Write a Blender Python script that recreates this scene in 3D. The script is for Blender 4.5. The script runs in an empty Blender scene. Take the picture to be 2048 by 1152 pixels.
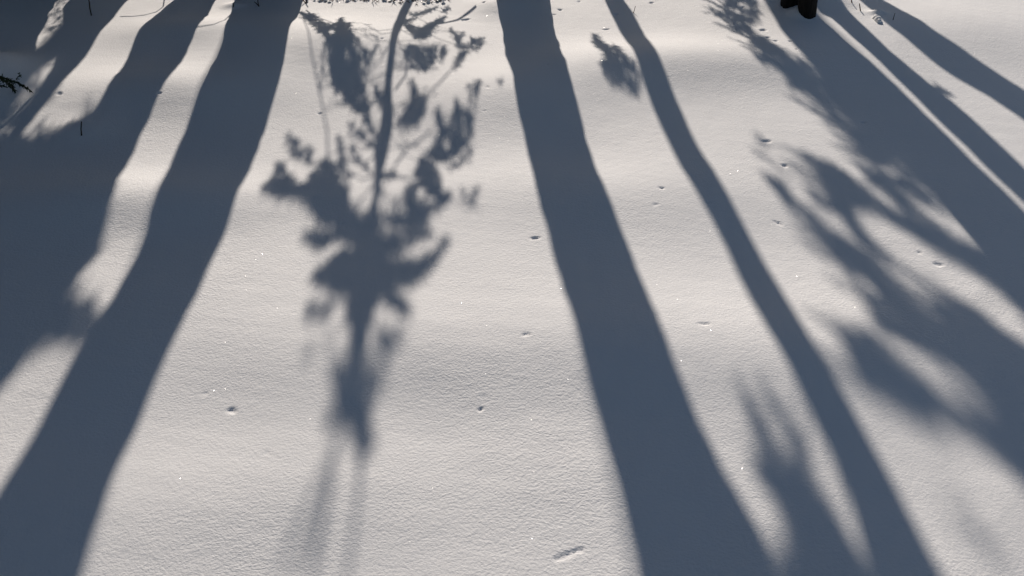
import bpy, math, random
import numpy as np
from mathutils import Vector

random.seed(7)
rng = np.random.default_rng(11)
sc = bpy.context.scene
col = sc.collection

# ------------------------------------------------------------------ camera
CAM_H, FPX, PITCH = 1.6, 1500.0, math.radians(41.26)
cam_d = bpy.data.cameras.new('camera')
cam_d.sensor_width = 36.0
cam_d.lens = FPX / 2048.0 * 36.0
cam_d.clip_start, cam_d.clip_end = 0.05, 2000.0
cam = bpy.data.objects.new('camera', cam_d)
cam.location = (0, 0, CAM_H)
cam.rotation_euler = (math.radians(90) - PITCH, 0, 0)
col.objects.link(cam)
sc.camera = cam

# ------------------------------------------------------------------ light
SUN_EL, SUN_AZ = math.radians(24.0), math.radians(-5.55)     # azimuth from +Y towards +X
world = bpy.data.worlds.new('World')
sc.world = world
world.use_nodes = True
wn = world.node_tree
bg = wn.nodes['Background']
sky = wn.nodes.new('ShaderNodeTexSky')
sky.sky_type = 'NISHITA'
sky.sun_disc = False
sky.sun_elevation = SUN_EL
sky.sun_rotation = SUN_AZ
sky.air_density = 1.0
sky.dust_density = 1.0
sky.ozone_density = 1.5
wn.links.new(sky.outputs[0], bg.inputs[0])
bg.inputs[1].default_value = 0.060
S = np.array([math.sin(SUN_AZ) * math.cos(SUN_EL), math.cos(SUN_AZ) * math.cos(SUN_EL), math.sin(SUN_EL)])
sun_d = bpy.data.lights.new('sun', 'SUN')
sun_d.energy = 5.0
sun_d.angle = math.radians(0.58)
sun_d.color = (1.0, 0.90, 0.80)
sun = bpy.data.objects.new('sun', sun_d)
sun.rotation_euler = Vector(S).to_track_quat('Z', 'Y').to_euler()
sun.location = (0, 0, 20)
col.objects.link(sun)
vs = sc.view_settings
vs.view_transform = 'Standard'
vs.look = 'None'
vs.gamma = 1.0
vs.use_curve_mapping = False
vs.exposure = -0.1

# ------------------------------------------------------------------ frame of reference
EV = np.array([math.sin(SUN_AZ), math.cos(SUN_AZ)])           # horizontal, towards the sun
EU = np.array([math.cos(SUN_AZ), -math.sin(SUN_AZ)])          # horizontal, across the sun
TEL = math.tan(SUN_EL)
FWD = np.array([0, math.cos(PITCH), -math.sin(PITCH)])
UP = np.array([0, math.sin(PITCH), math.cos(PITCH)])

def ray(px, py):
    return FWD * FPX + np.array([1.0, 0, 0]) * (px - 1024.0) + UP * (576.0 - py)

def flat(px, py):
    d = ray(px, py)
    t = -CAM_H / d[2]
    return d[0] * t, d[1] * t, d[1] * t / math.cos(PITCH)

# snow surface: soft drifts + pits left by lumps that fell from the boughs
_waves = []
for i in range(16):
    wl = 0.45 * (1.18 ** i) * 0.75
    th = rng.uniform(0, 2 * math.pi)
    _waves.append((2 * math.pi / wl * math.cos(th), 2 * math.pi / wl * math.sin(th), rng.uniform(0, 6.28), 0.0009 * wl))
MOUNDS = []
for (px, py, h, sx, sy) in [
    (388, 62, .026, .30, .13), (338, 182, .038, .40, .17), (250, 402, .034, .45, .13),
    (640, 98, .050, .36, .22), (965, 200, .032, .28, .22), (1185, 150, .028, .33, .22), (1290, 120, .012, .3, .15),
    (1450, 128, .028, .40, .18), (1010, 700, .024, .80, .17), (960, 945, .008, .50, .12),
    (420, 1010, .012, .40, .13), (1593, 38, .038, .035, .045), (1180, 385, .018, .5, .16), (640, 560, .016, .6, .2),
    (1690, 720, .015, .4, .2), (1900, 60, .03, .6, .3), (-20, 166, .13, .13, .17), (1010, 12, .03, .12, .10),
    (468, 13, .016, .04, .03), (1752, 37, .016, .026, .016), (1738, 36, .005, .05, .03), (1575, 8, .05, .16, .12), (1655, 6, .03, .10, .1), (160, 262, .018, .09, .07)]:
    x, y, _ = flat(px, py)
    MOUNDS.append((x, y, h * (1.3 if h > .017 and sy > .1 and sx > .2 else 1.0), sx, sy, 0.0))

PITS = []
def pit(px, py, w, h, depth=None, rot=0.0):
    x, y, dep = flat(px, py)
    dist = math.sqrt(x * x + y * y + CAM_H ** 2)
    s = CAM_H / dist
    wx = w / FPX * dist * 0.5 * .72
    wy = h / FPX * dist / s * 0.5 * .48
    d = depth if depth is not None else 0.56 * min(wx, wy)
    PITS.append((x, y, max(wx, .006), max(wy, .006), min(d, .035), rot))
for a in [(1533, 283, 30, 9), (1569, 333, 18, 11), (1322, 385, 13, 10), (1310, 417, 20, 6), (1417, 411, 15, 7),
          (1556, 446, 11, 9, None, 0), (1550, 443, 10, 7), (1562, 449, 10, 7), (1878, 527, 24, 10), (1070, 483, 26, 6, .006),
          (465, 825, 26, 18), (412, 792, 11, 8), (965, 803, 9, 8), (968, 814, 10, 8), (962, 826, 9, 8, .006),
          (1213, 62, 18, 5), (932, 40, 20, 6), (925, 41, 12, 4), (1158, 6, 9, 5), (1303, 9, 11, 6), (1232, 32, 11, 7),
          (766, 95, 9, 6), (831, 88, 10, 9), (640, 228, 12, 4, .006), (324, 202, 10, 5, .008), (122, 196, 13, 9),
          (976, 193, 8, 9), (1525, 67, 15, 9), (1533, 83, 15, 6), (1549, 91, 11, 6), (1578, 92, 9, 5), (1590, 110, 8, 4),
          (1405, 664, 30, 6, .004), (1052, 687, 22, 4, .004), (1120, 22, 11, 6), (1728, 244, 13, 6), (1484, 22, 14, 5),
          (968, 11, 10, 5), (778, 160, 10, 6), (969, 234, 8, 5), (1107, 31, 14, 4), (685, 453, 6, 5),
          (871, 543, 8, 4), (845, 561, 6, 3), (592, 637, 8, 4), (590, 571, 6, 4), (1765, 405, 8, 4), (535, 912, 8, 6),
          (837, 888, 10, 5), (390, 1035 - 800, 6, 4), (1840, 503, 12, 3, .004), (1095, 148, 8, 4)]:
    pit(*a)
for k in range(7):                                            # long scrape near the bottom edge
    t = k / 6.0
    pit(1114 + 48 * t + random.uniform(-2, 2), 1123 - 20 * t + random.uniform(-2, 2), 13, 9, .0030)

def height(x, y, pits=True):
    x = np.asarray(x, float); y = np.asarray(y, float)
    z = np.zeros_like(x)
    fall = 1.0 / (1.0 + ((x * x + y * y) / 900.0))
    for kx, ky, ph, am in _waves:
        z += am * np.sin(kx * x + ky * y + ph) * (0.3 + 0.7 * fall)
    for (mx, my, h, sx, sy, _r) in MOUNDS:
        z += h * np.exp(-0.5 * (((x - mx) / sx) ** 2 + ((y - my) / sy) ** 2))
    return z

def hit(px, py):
    """the point of the snow surface seen at a place of the photograph"""
    d = ray(px, py)
    z = 0.0
    p = None
    for _ in range(14):
        t = (z - CAM_H) / d[2]
        p = np.array([0, 0, CAM_H]) + d * t
        z = 0.5 * z + 0.5 * float(height(p[0], p[1]))
    return np.array([p[0], p[1], float(height(p[0], p[1]))])

def uvz(px, py, v):
    """where on the upright plane v a sun ray that lands there passes"""
    p = hit(px, py)
    return float(p[:2] @ EU), float(p[2] + (v - p[:2] @ EV) * TEL)

def P3(u, v, z):
    q = EU * u + EV * v
    return np.array([q[0], q[1], z])

# ------------------------------------------------------------------ helpers
def tag(o, label=None, cat=None, group=None, kind=None):
    if label: o['label'] = label
    if cat: o['category'] = cat
    if group: o['group'] = group
    if kind: o['kind'] = kind
    return o

def empty(name, loc, label, cat, group=None):
    o = bpy.data.objects.new(name, None)
    o.location = Vector(loc)
    o.empty_display_size = 0.2
    col.objects.link(o)
    return tag(o, label, cat, group)

class MB:
    def __init__(s): s.v, s.f = [], []
    def add(s, vs_, fs):
        b = len(s.v)
        s.v.extend([tuple(map(float, q)) for q in vs_])
        s.f.extend([tuple(i + b for i in f) for f in fs])
    def tube(s, pts, rad, n=8, cap=True, wob=0.0, ridge=0.0):
        pts = [np.array(p, float) for p in pts]
        vs_, fs = [], []
        for i, p in enumerate(pts):
            t = pts[min(i + 1, len(pts) - 1)] - pts[max(i - 1, 0)]
            t /= max(np.linalg.norm(t), 1e-9)
            a = np.array([1.0, 0, 0]) if abs(t[0]) < .8 else np.array([0, 1.0, 0])
            a = a - t * (a @ t); a /= np.linalg.norm(a)
            b = np.cross(t, a)
            if i == 0:
                rid = [random.uniform(-1, 1) for _ in range(n)]
            elif ridge:
                rid = [q_ * .9 + random.gauss(0, .3) for q_ in rid]
            for k in range(n):
                an = 2 * math.pi * k / n
                r = rad[i] * (1 + wob * math.sin(3 * an + i * .31) * .5 + wob * random.uniform(-1, 1) * .5 + ridge * rid[k])
                vs_.append(p + (a * math.cos(an) + b * math.sin(an)) * r)
        for i in range(len(pts) - 1):
            for k in range(n):
                fs.append((i * n + k, i * n + (k + 1) % n, (i + 1) * n + (k + 1) % n, (i + 1) * n + k))
        if cap:
            fs.append(tuple(range(n - 1, -1, -1)))
            fs.append(tuple((len(pts) - 1) * n + k for k in range(n)))
        s.add(vs_, fs)
    def blade(s, p, d, L, w):
        """a folded needle blade: four triangles"""
        d = d / np.linalg.norm(d)
        a = np.cross(d, rng.normal(size=3)); a /= max(np.linalg.norm(a), 1e-6)
        b = np.cross(d, a)
        m = p + d * L * .45
        s.add([p, m + a * w, m - a * w, p + d * L, m + b * w, m - b * w],
              [(0, 1, 3), (0, 3, 2), (0, 4, 3), (0, 3, 5)])
    def lump(s, c, r, flat_=.7):
        n1, n2 = 7, 5
        vs_ = []
        for i in range(1, n2):
            th = math.pi * i / n2
            for k in range(n1):
                ph = 2 * math.pi * (k + .5 * (i % 2)) / n1
                q = r * random.uniform(.8, 1.2)
                vs_.append((c[0] + q * math.sin(th) * math.cos(ph), c[1] + q * math.sin(th) * math.sin(ph), c[2] + q * flat_ * math.cos(th)))
        vs_ += [(c[0], c[1], c[2] + r * flat_), (c[0], c[1], c[2] - r * flat_)]
        N = (n2 - 1) * n1
        fs = []
        for i in range(n2 - 2):
            for k in range(n1):
                fs.append((i * n1 + k, (i + 1) * n1 + k, (i + 1) * n1 + (k + 1) % n1, i * n1 + (k + 1) % n1))
        for k in range(n1):
            fs.append((N, k, (k + 1) % n1))
            fs.append((N + 1, (n2 - 2) * n1 + (k + 1) % n1, (n2 - 2) * n1 + k))
        s.add(vs_, fs)
    def build(s, name, mat, parent=None, smooth=False, origin=None):
        me = bpy.data.meshes.new(name)
        o0 = np.array(parent.matrix_world.translation if False else (0, 0, 0), float)
        base = np.array(origin, float) if origin is not None else o0
        V = np.array(s.v, float) - base
        me.from_pydata(V.tolist(), [], s.f)
        if smooth:
            me.polygons.foreach_set('use_smooth', [True] * len(me.polygons))
        me.materials.append(mat)
        me.update()
        o = bpy.data.objects.new(name, me)
        col.objects.link(o)
        if parent is not None: o.parent = parent
        elif origin is not None: o.location = Vector(origin)
        return o

# ------------------------------------------------------------------ materials
def new_mat(name):
    m = bpy.data.materials.new(name)
    m.use_nodes = True
    nt = m.node_tree
    return m, nt, nt.nodes['Principled BSDF'], nt.nodes['Material Output']

def N_(nt, t, **kw):
    n = nt.nodes.new(t)
    for k, v in kw.items(): setattr(n, k, v)
    return n

def snow_material(name, ground):
    m, nt, p, out = new_mat(name)
    p.inputs['Base Color'].default_value = (.86, .86, .865, 1)
    p.inputs['Roughness'].default_value = .75
    p.inputs['Specular IOR Level'].default_value = .15
    geo = N_(nt, 'ShaderNodeNewGeometry')
    if ground:
        # fine crystal grain, in patches that are rougher or smoother
        n1 = N_(nt, 'ShaderNodeTexNoise'); n1.inputs['Scale'].default_value = 150; n1.inputs['Detail'].default_value = 3; n1.inputs['Roughness'].default_value = .65
        n2 = N_(nt, 'ShaderNodeTexNoise'); n2.inputs['Scale'].default_value = 46; n2.inputs['Detail'].default_value = 4; n2.inputs['Roughness'].default_value = .6
        n3 = N_(nt, 'ShaderNodeTexNoise'); n3.inputs['Scale'].default_value = 1.3; n3.inputs['Detail'].default_value = 2
        mp = N_(nt, 'ShaderNodeMapping'); mp.inputs['Scale'].default_value = (.8, 1, 1)
        nt.links.new(geo.outputs['Position'], mp.inputs['Vector'])
        for n in (n1, n2, n3): nt.links.new(mp.outputs[0], n.inputs['Vector'])
        mr = N_(nt, 'ShaderNodeMapRange'); mr.inputs[1].default_value = .35; mr.inputs[2].default_value = .65
        mr.inputs[3].default_value = .45; mr.inputs[4].default_value = 1.0
        nt.links.new(n3.outputs['Fac'], mr.inputs[0])
        b1 = N_(nt, 'ShaderNodeBump'); b1.inputs['Distance'].default_value = .0028
        b2 = N_(nt, 'ShaderNodeBump'); b2.inputs['Distance'].default_value = .0015
        nt.links.new(n1.outputs['Fac'], b1.inputs['Height']); nt.links.new(mr.outputs[0], b1.inputs['Strength'])
        nt.links.new(n2.outputs['Fac'], b2.inputs['Height']); nt.links.new(mr.outputs[0], b2.inputs['Strength'])
        nt.links.new(b2.outputs[0], b1.inputs['Normal'])
        nt.links.new(b1.outputs[0], p.inputs['Normal'])
        # sparse crystal facets that mirror the sun
        vo = N_(nt, 'ShaderNodeTexVoronoi'); vo.inputs['Scale'].default_value = 620
        nt.links.new(geo.outputs['Position'], vo.inputs['Vector'])
        sep = N_(nt, 'ShaderNodeSeparateColor'); nt.links.new(vo.outputs['Color'], sep.inputs[0])
        gt = N_(nt, 'ShaderNodeMath', operation='GREATER_THAN'); gt.inputs[1].default_value = .9992
        nt.links.new(sep.outputs[0], gt.inputs[0])
        near = N_(nt, 'ShaderNodeMath', operation='LESS_THAN'); near.inputs[1].default_value = .42
        nt.links.new(vo.outputs['Distance'], near.inputs[0])
        mu = N_(nt, 'ShaderNodeMath', operation='MULTIPLY')
        nt.links.new(gt.outputs[0], mu.inputs[0]); nt.links.new(near.outputs[0], mu.inputs[1])
        wn_ = N_(nt, 'ShaderNodeTexWhiteNoise'); wn_.noise_dimensions = '3D'
        nt.links.new(vo.outputs['Color'], wn_.inputs['Vector'])
        sub = N_(nt, 'ShaderNodeVectorMath', operation='SUBTRACT'); sub.inputs[1].default_value = (.5, .5, .5)
        nt.links.new(wn_.outputs['Color'], sub.inputs[0])
        ad = N_(nt, 'ShaderNodeVectorMath', operation='ADD')
        nt.links.new(sub.outputs[0], ad.inputs[0]); nt.links.new(geo.outputs['Normal'], ad.inputs[1])
        no = N_(nt, 'ShaderNodeVectorMath', operation='NORMALIZE'); nt.links.new(ad.outputs[0], no.inputs[0])
        gl = N_(nt, 'ShaderNodeBsdfGlossy'); gl.inputs['Roughness'].default_value = .3
        gl.inputs['Color'].default_value = (.9, .9, .9, 1)
        nt.links.new(no.outputs[0], gl.inputs['Normal'])
        mx = N_(nt, 'ShaderNodeMixShader')
        nt.links.new(mu.outputs[0], mx.inputs[0]); nt.links.new(p.outputs[0], mx.inputs[1]); nt.links.new(gl.outputs[0], mx.inputs[2])
        nt.links.new(mx.outputs[0], out.inputs['Surface'])
    else:
        n1 = N_(nt, 'ShaderNodeTexNoise'); n1.inputs['Scale'].default_value = 60; n1.inputs['Detail'].default_value = 4
        nt.links.new(geo.outputs['Position'], n1.inputs['Vector'])
        b1 = N_(nt, 'ShaderNodeBump'); b1.inputs['Distance'].default_value = .004
        nt.links.new(n1.outputs['Fac'], b1.inputs['Height']); nt.links.new(b1.outputs[0], p.inputs['Normal'])
    return m

def plain(name, c1, c2, scale, rough=.9, bump=.0, stretch=None):
    m, nt, p, out = new_mat(name)
    geo = N_(nt, 'ShaderNodeNewGeometry')
    vec = geo.outputs['Position']
    if stretch:
        mp = N_(nt, 'ShaderNodeMapping'); mp.inputs['Scale'].default_value = stretch
        nt.links.new(vec, mp.inputs['Vector']); vec = mp.outputs[0]
    n = N_(nt, 'ShaderNodeTexNoise'); n.inputs['Scale'].default_value = scale; n.inputs['Detail'].default_value = 5
    nt.links.new(vec, n.inputs['Vector'])
    r = N_(nt, 'ShaderNodeValToRGB')
    r.color_ramp.elements[0].position = .35; r.color_ramp.elements[1].position = .68
    r.color_ramp.elements[0].color = (*c1, 1); r.color_ramp.elements[1].color = (*c2, 1)
    nt.links.new(n.outputs['Fac'], r.inputs[0]); nt.links.new(r.outputs[0], p.inputs['Base Color'])
    p.inputs['Roughness'].default_value = rough
    p.inputs['Specular IOR Level'].default_value = .2
    if bump:
        b = N_(nt, 'ShaderNodeBump'); b.inputs['Distance'].default_value = bump
        nt.links.new(n.outputs['Fac'], b.inputs['Height']); nt.links.new(b.outputs[0], p.inputs['Normal'])
    return m

M_SNOW = snow_material('snow_ground', True)
M_LOAD = snow_material('snow_load', False)
M_BARK = plain('dark_bark', (.008, .007, .006), (.034, .028, .024), 24, bump=.012, stretch=(1, 1, .22))
M_DARK = plain('wet_bark', (.004, .004, .004), (.016, .014, .012), 30, bump=.02, stretch=(1, 1, .25))  # blacker bark for the forked stems
M_TWIG = plain('twig_bark', (.012, .009, .008), (.035, .026, .02), 60, bump=.002)
M_NEEDLE = plain('conifer_needles', (.014, .026, .012), (.04, .062, .026), 14, rough=.6)
M_STEM = plain('dry_stem', (.03, .02, .015), (.10, .07, .045), 90)
M_GRASS = plain('dry_grass', (.06, .045, .03), (.20, .15, .09), 70)

# ------------------------------------------------------------------ the snow
def axis(lo, hi, step, far, grow=1.16):
    a = list(np.arange(lo, hi + step * .5, step))
    d = step
    while a[-1] < far: d *= grow; a.append(a[-1] + d)
    d = step; b = [a[0]]
    while b[-1] > -far: d *= grow; b.append(b[-1] - d)
    return np.array(b[:0:-1] + a)
xs = axis(-3.25, 3.25, .0055, 400)
ys = axis(.72, 4.75, .0055, 400)
X, Y = np.meshgrid(xs, ys)
Z = height(X, Y)
inner = ((np.abs(X) < 3.4) & (Y > .6) & (Y < 5.2)).astype(float)
for i in range(14):                                           # small unevenness of the crust
    wl = rng.uniform(.035, .16); th = rng.normal(1.57, 1.2); ph = rng.uniform(0, 6.28)
    wx = rng.uniform(0, 6.28); wy = rng.uniform(.6, 1.6)
    env = .5 + .5 * np.sin(X * wy * 2.1 + wx) * np.sin(Y * wy * 3.3 + ph)
    Z += inner * env * .0012 * wl * np.sin(2 * math.pi / wl * (X * math.cos(th) + Y * math.sin(th)) + ph + 1.5 * np.sin(X * 3 + wx))
for (x, y, wx, wy, d, rot) in PITS:
    i0, i1 = np.searchsorted(xs, x - 4 * wx - .02), np.searchsorted(xs, x + 4 * wx + .02)
    j0, j1 = np.searchsorted(ys, y - 4 * wy - .02), np.searchsorted(ys, y + 4 * wy + .02)
    sx, sy = X[j0:j1, i0:i1] - x, Y[j0:j1, i0:i1] - y
    an = np.arctan2(sy / wy, sx / wx)
    k1, k2 = rng.uniform(0, 6.28, 2)
    r = np.sqrt((sx / wx) ** 2 + (sy / wy) ** 2) / (1 + .18 * np.sin(2 * an + k1) + .12 * np.sin(3 * an + k2))
    bowl = 1 / (1 + np.exp((r - .9) * 7.0))
    rim = np.exp(-((r - 1.45) / .32) ** 2)
    Z[j0:j1, i0:i1] += -d * bowl + d * .04 * rim
ny, nx = X.shape
me = bpy.data.meshes.new('snow_ground')
co = np.stack([X.ravel(), Y.ravel(), Z.ravel()], 1).astype(np.float32)
idx = np.arange(ny * nx).reshape(ny, nx)
quads = np.stack([idx[:-1, :-1].ravel(), idx[:-1, 1:].ravel(), idx[1:, 1:].ravel(), idx[1:, :-1].ravel()], 1).astype(np.int32)
me.vertices.add(len(co)); me.vertices.foreach_set('co', co.ravel())
me.loops.add(quads.size); me.loops.foreach_set('vertex_index', quads.ravel())
me.polygons.add(len(quads)); me.polygons.foreach_set('loop_start', np.arange(0, quads.size, 4, dtype=np.int32))
me.polygons.foreach_set('use_smooth', np.ones(len(quads), bool))
me.update(calc_edges=True)
me.materials.append(M_SNOW)
snow = bpy.data.objects.new('snow_ground', me)
col.objects.link(snow)
tag(snow, 'smooth fresh snow with soft drifts and small pits, striped by tree shadows', 'snow', kind='structure')

# ------------------------------------------------------------------ trees
TRUNKS = {}

def trunk_curve(rows, v, top, rmin=.012, smooth=3, flare=.22):
    zs, us, rs = [], [], []
    for (y, xl, xr) in rows:
        ul, _ = uvz(xl, y, v); ur, _ = uvz(xr, y, v); _, z = uvz(.5 * (xl + xr), y, v)
        zs.append(z); us.append(.5 * (ul + ur)); rs.append(max(.5 * (ur - ul), .004))
    zs, us, rs = map(np.array, (zs, us, rs))
    o = np.argsort(zs); zs, us, rs = zs[o], us[o], rs[o]
    k = np.ones(smooth) / smooth
    if smooth > 1 and len(zs) > 6:
        f = lambda a: np.convolve(np.pad(a, smooth // 2, 'edge'), k, 'valid')
        us = np.r_[us[0], f(us)[1:-1], us[-1]]
    nfit = max(3, len(zs) // 2)
    sl = np.polyfit(zs[-nfit:], us[-nfit:], 1)[0] if len(zs) > 2 else 0
    sl = max(-.10, min(.10, sl))
    sl0 = max(-.12, min(.12, np.polyfit(zs[:3], us[:3], 1)[0] if len(zs) > 2 else 0))
    z0 = float(height(*(EU * us[0] + EV * v))) - .12
    Zr = list(np.arange(z0, min(zs[0] - .02, top), .05)) + list(np.arange(zs[0], zs[-1], .03))
    n = 14
    zt = zs[-1]
    up = [zt + (top - zt) * (i / n) for i in range(0, n + 1)] if top > zt else [zt]
    U, R = [], []
    for z in Zr:
        if z < zs[0]:
            U.append(us[0] + sl0 * (z - zs[0])); R.append(rs[0] * (1 + flare * min(1, (zs[0] - z) / .35) ** 2))
        else:
            U.append(np.interp(z, zs, us)); R.append(np.interp(z, zs, rs))
    for z in up:
        t = (z - zt) / max(top - zt, 1e-6)
        U.append(us[-1] + sl * (z - zt) * (1 - .6 * t)); R.append(rs[-1] * (1 - t) + rmin * t)
    return np.array(Zr + up), np.array(U), np.array(R)

def make_trunk(root, rows, v, top, name='trunk', n=20, wob=.04, mat=None, smooth=3, rmin=.012, flare=.22, ridge=.04):
    Z_, U_, R_ = trunk_curve(rows, v, top, rmin, smooth, flare)
    mb = MB()
    mb.tube([P3(u, v, z) for u, z in zip(U_, Z_)], list(R_), n=n, wob=wob, ridge=ridge)
    o = mb.build(name, mat or M_BARK, root, smooth=True)
    return o, (Z_, U_, R_)

def place(root):                                              # the children are modelled in world space: hang them on the root
    inv = root.matrix_basis.inverted()
    for c in root.children: c.matrix_parent_inverse = inv

def inside(poly, x, y):
    c = False
    j = len(poly) - 1
    for i in range(len(poly)):
        xi, yi = poly[i]; xj, yj = poly[j]
        if (yi > y) != (yj > y) and x < (xj - xi) * (y - yi) / (yj - yi + 1e-12) + xi: c = not c
        j = i
    return c

def edge_dist(poly, x, y):
    a = np.array(poly); b = np.roll(a, -1, 0)
    d = b - a; q = np.array([x, y]) - a
    t = np.clip((q * d).sum(1) / np.maximum((d * d).sum(1), 1e-12), 0, 1)
    return float(np.sqrt(((q - d * t[:, None]) ** 2).sum(1)).min())

def bough(root, poly_px, v, dens=1.0, spread=.12, holes=(), curve=None, snowy=True, wood=.005, link=True, blade=(.03, .055), gaps=.62, streak=False, sprays=0):
    """one bough: its wood, its needles and the snow that lies on it"""
    poly = [uvz(x, y, v) for x, y in poly_px]
    hol = [[uvz(x + rx * math.cos(a), y + ry * math.sin(a), v) for a in np.linspace(0, 6.28, 10)[:-1]] for (x, y, rx, ry) in holes]
    a = np.array(poly)
    x, y = a[:, 0], a[:, 1]
    area = abs(.5 * np.sum(x * np.roll(y, -1) - np.roll(x, -1) * y))
    lo, hi = a.min(0), a.max(0)
    ga = [random.uniform(0, 6.28) for _ in range(4)]
    gk = 2 * math.pi / max(.05, min(.11, math.sqrt(area) * .45))
    if streak: gk = 2 * math.pi / .13
    def gap(q):
        if streak: q = ((q[0] * .77 + q[1] * .64) * .38, (-q[0] * .64 + q[1] * .77) * 1.7)
        g = math.sin(q[0] * gk + ga[0]) * math.sin(q[1] * gk * 1.15 + ga[1]) + .6 * math.sin(q[0] * gk * 2.1 + q[1] * gk + ga[2]) * math.sin(q[1] * gk * 1.9 + ga[3])
        return g > gaps
    def sample(n):
        out = []
        tries = 0
        while len(out) < n and tries < n * 60:
            tries += 1
            q = (random.uniform(lo[0], hi[0]), random.uniform(lo[1], hi[1]))
            if inside(poly, *q) and not any(inside(h, *q) for h in hol):
                if gap(q) and random.random() < .8: continue
                out.append(q)
        return out
    def at(q, d=None):
        d = random.gauss(0, spread) if d is None else d
        return P3(q[0], v + d, q[1] + d * TEL)
    # wood along the long axis of the bough
    c = a.mean(0)
    w_, e_ = np.linalg.eigh(np.cov((a - c).T))
    ax = e_[:, 1]
    pr = (a - c) @ ax
    ends = [c + ax * pr.min() * .8, c + ax * pr.max() * .8]
    mb = MB()
    if link and curve is not None:
        Z_, U_, R_ = curve
        ends.sort(key=lambda e: abs(e[0] - np.interp(e[1] - .05, Z_, U_)))
        zj = max(Z_[0] + .2, ends[0][1] - .10 - .2 * abs(ends[0][0] - np.interp(ends[0][1], Z_, U_)))
        j = np.array([np.interp(zj, Z_, U_), zj])
        path = [j, .5 * (j + ends[0]) + np.array([0, .03]), ends[0], c, ends[1]]
    else:
        path = [ends[0], c, ends[1]]
    n = len(path)
    mb.tube([P3(q[0], v, q[1]) for q in path], [wood * (1 - .7 * i / (n - 1)) for i in range(n)], n=6, wob=.08)
    br = mb.build('branch', M_TWIG, root)
    # needles
    Lm = .5 * (blade[0] + blade[1])
    tau = -math.log(1 - min(dens, .985)) * (1.35 if dens > .6 else 1.1)
    big = max(1.0, math.sqrt(tau * area / (Lm * .0030) / 9000))
    nb = int(tau * area / (Lm * .0030 * big * big))
    blade = (blade[0] * big, blade[1] * big)
    mb = MB()
    sgn = 1 if c[0] > (np.interp(c[1], curve[0], curve[1]) if curve is not None else c[0] - 1) else -1
    pts = sample(max(6, nb // 3))
    for q in pts:
        base = at(q)
        for k in range(3):
            du, dz = random.gauss(.25 * sgn, .6), random.gauss(-.65, .45)
            dv = random.gauss(0, .5)
            L = random.uniform(*blade)
            nn = math.sqrt(du * du + dz * dz + dv * dv) + 1e-6
            tip = (q[0] + du / nn * L, q[1] + dz / nn * L)
            if not inside(poly, *tip) and random.random() < .8: L *= .5
            if any(inside(h, *tip) for h in hol): L *= .4
            dd = P3(du, dv, dz)
            mb.blade(base, dd, L, .0032 * big)
    for i in range(len(poly)):
        p0, p1 = np.array(poly[i - 1]), np.array(poly[i])
        e = p1 - p0; ln = float(np.linalg.norm(e))
        if ln < 1e-4: continue
        e /= ln
        nrm = np.array([-e[1], e[0]])
        if not inside(poly, *((p0 + p1) / 2 + nrm * .002)): nrm = -nrm
        ph_ = random.uniform(0, 6.28)
        for k in range(int(ln / .0035 * tau / 2.0) + 1):
            t = random.random() * ln
            if math.sin(t * 210 + ph_) + .6 * math.sin(t * 430 + 2 * ph_) < random.uniform(-1.6, .6): continue
            q = p0 + e * t + nrm * random.uniform(-.005, .011)
            L = min(random.uniform(.018, .034), max(.010, ln - t + .010))
            a_ = random.gauss(0, .22) if random.random() < .72 else random.uniform(-1.6, -.5)
            d2 = e * math.cos(a_) + nrm * (abs(math.sin(a_)) if a_ > -.5 else math.sin(a_))
            if any(inside(h, *(q + d2 * L * .5)) for h in hol): continue
            mb.blade(at(q), P3(d2[0], random.gauss(0, .25), d2[1]), L, .0030)
    for _ in range(sprays):
        i = random.randrange(len(poly))
        p0, p1 = np.array(poly[i - 1]), np.array(poly[i])
        q = p0 + (p1 - p0) * random.random()
        L = random.uniform(.05, .13)
        dq = np.array([-.77 + random.gauss(0, .22), -.62 + random.gauss(0, .22)])
        tip = q + dq * L
        if not inside(poly, *(q - dq * .02)): continue
        dj = random.gauss(0, spread)
        mb2 = 20 if L > .08 else 13
        for k in range(mb2):
            f = (k + random.random()) / mb2
            c_ = q + dq * L * f
            mb.blade(P3(c_[0], v + dj, c_[1] + dj * TEL), P3(dq[0] + random.gauss(0, .35), random.gauss(0, .4), dq[1] + random.gauss(0, .35)), random.uniform(.02, .035), .0030)
    nd = tag(mb.build('needles', M_NEEDLE, br), kind='stuff')
    # snow that still lies on it
    if snowy:
        mb = MB()
        cnt = 0
        for q in sample(int(dens * dens * area / (math.pi * .03 ** 2) * 3.0) + 1):
            e = edge_dist(poly, *q)
            for h in hol: e = min(e, edge_dist(h, *q))
            if e < .007: continue
            mb.lump(at(q, random.gauss(0, spread * .6)), min(.045, e * 1.0), .8); cnt += 1
        if cnt: tag(mb.build('snow_load', M_LOAD, br, smooth=True), kind='stuff')
    return br

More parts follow.
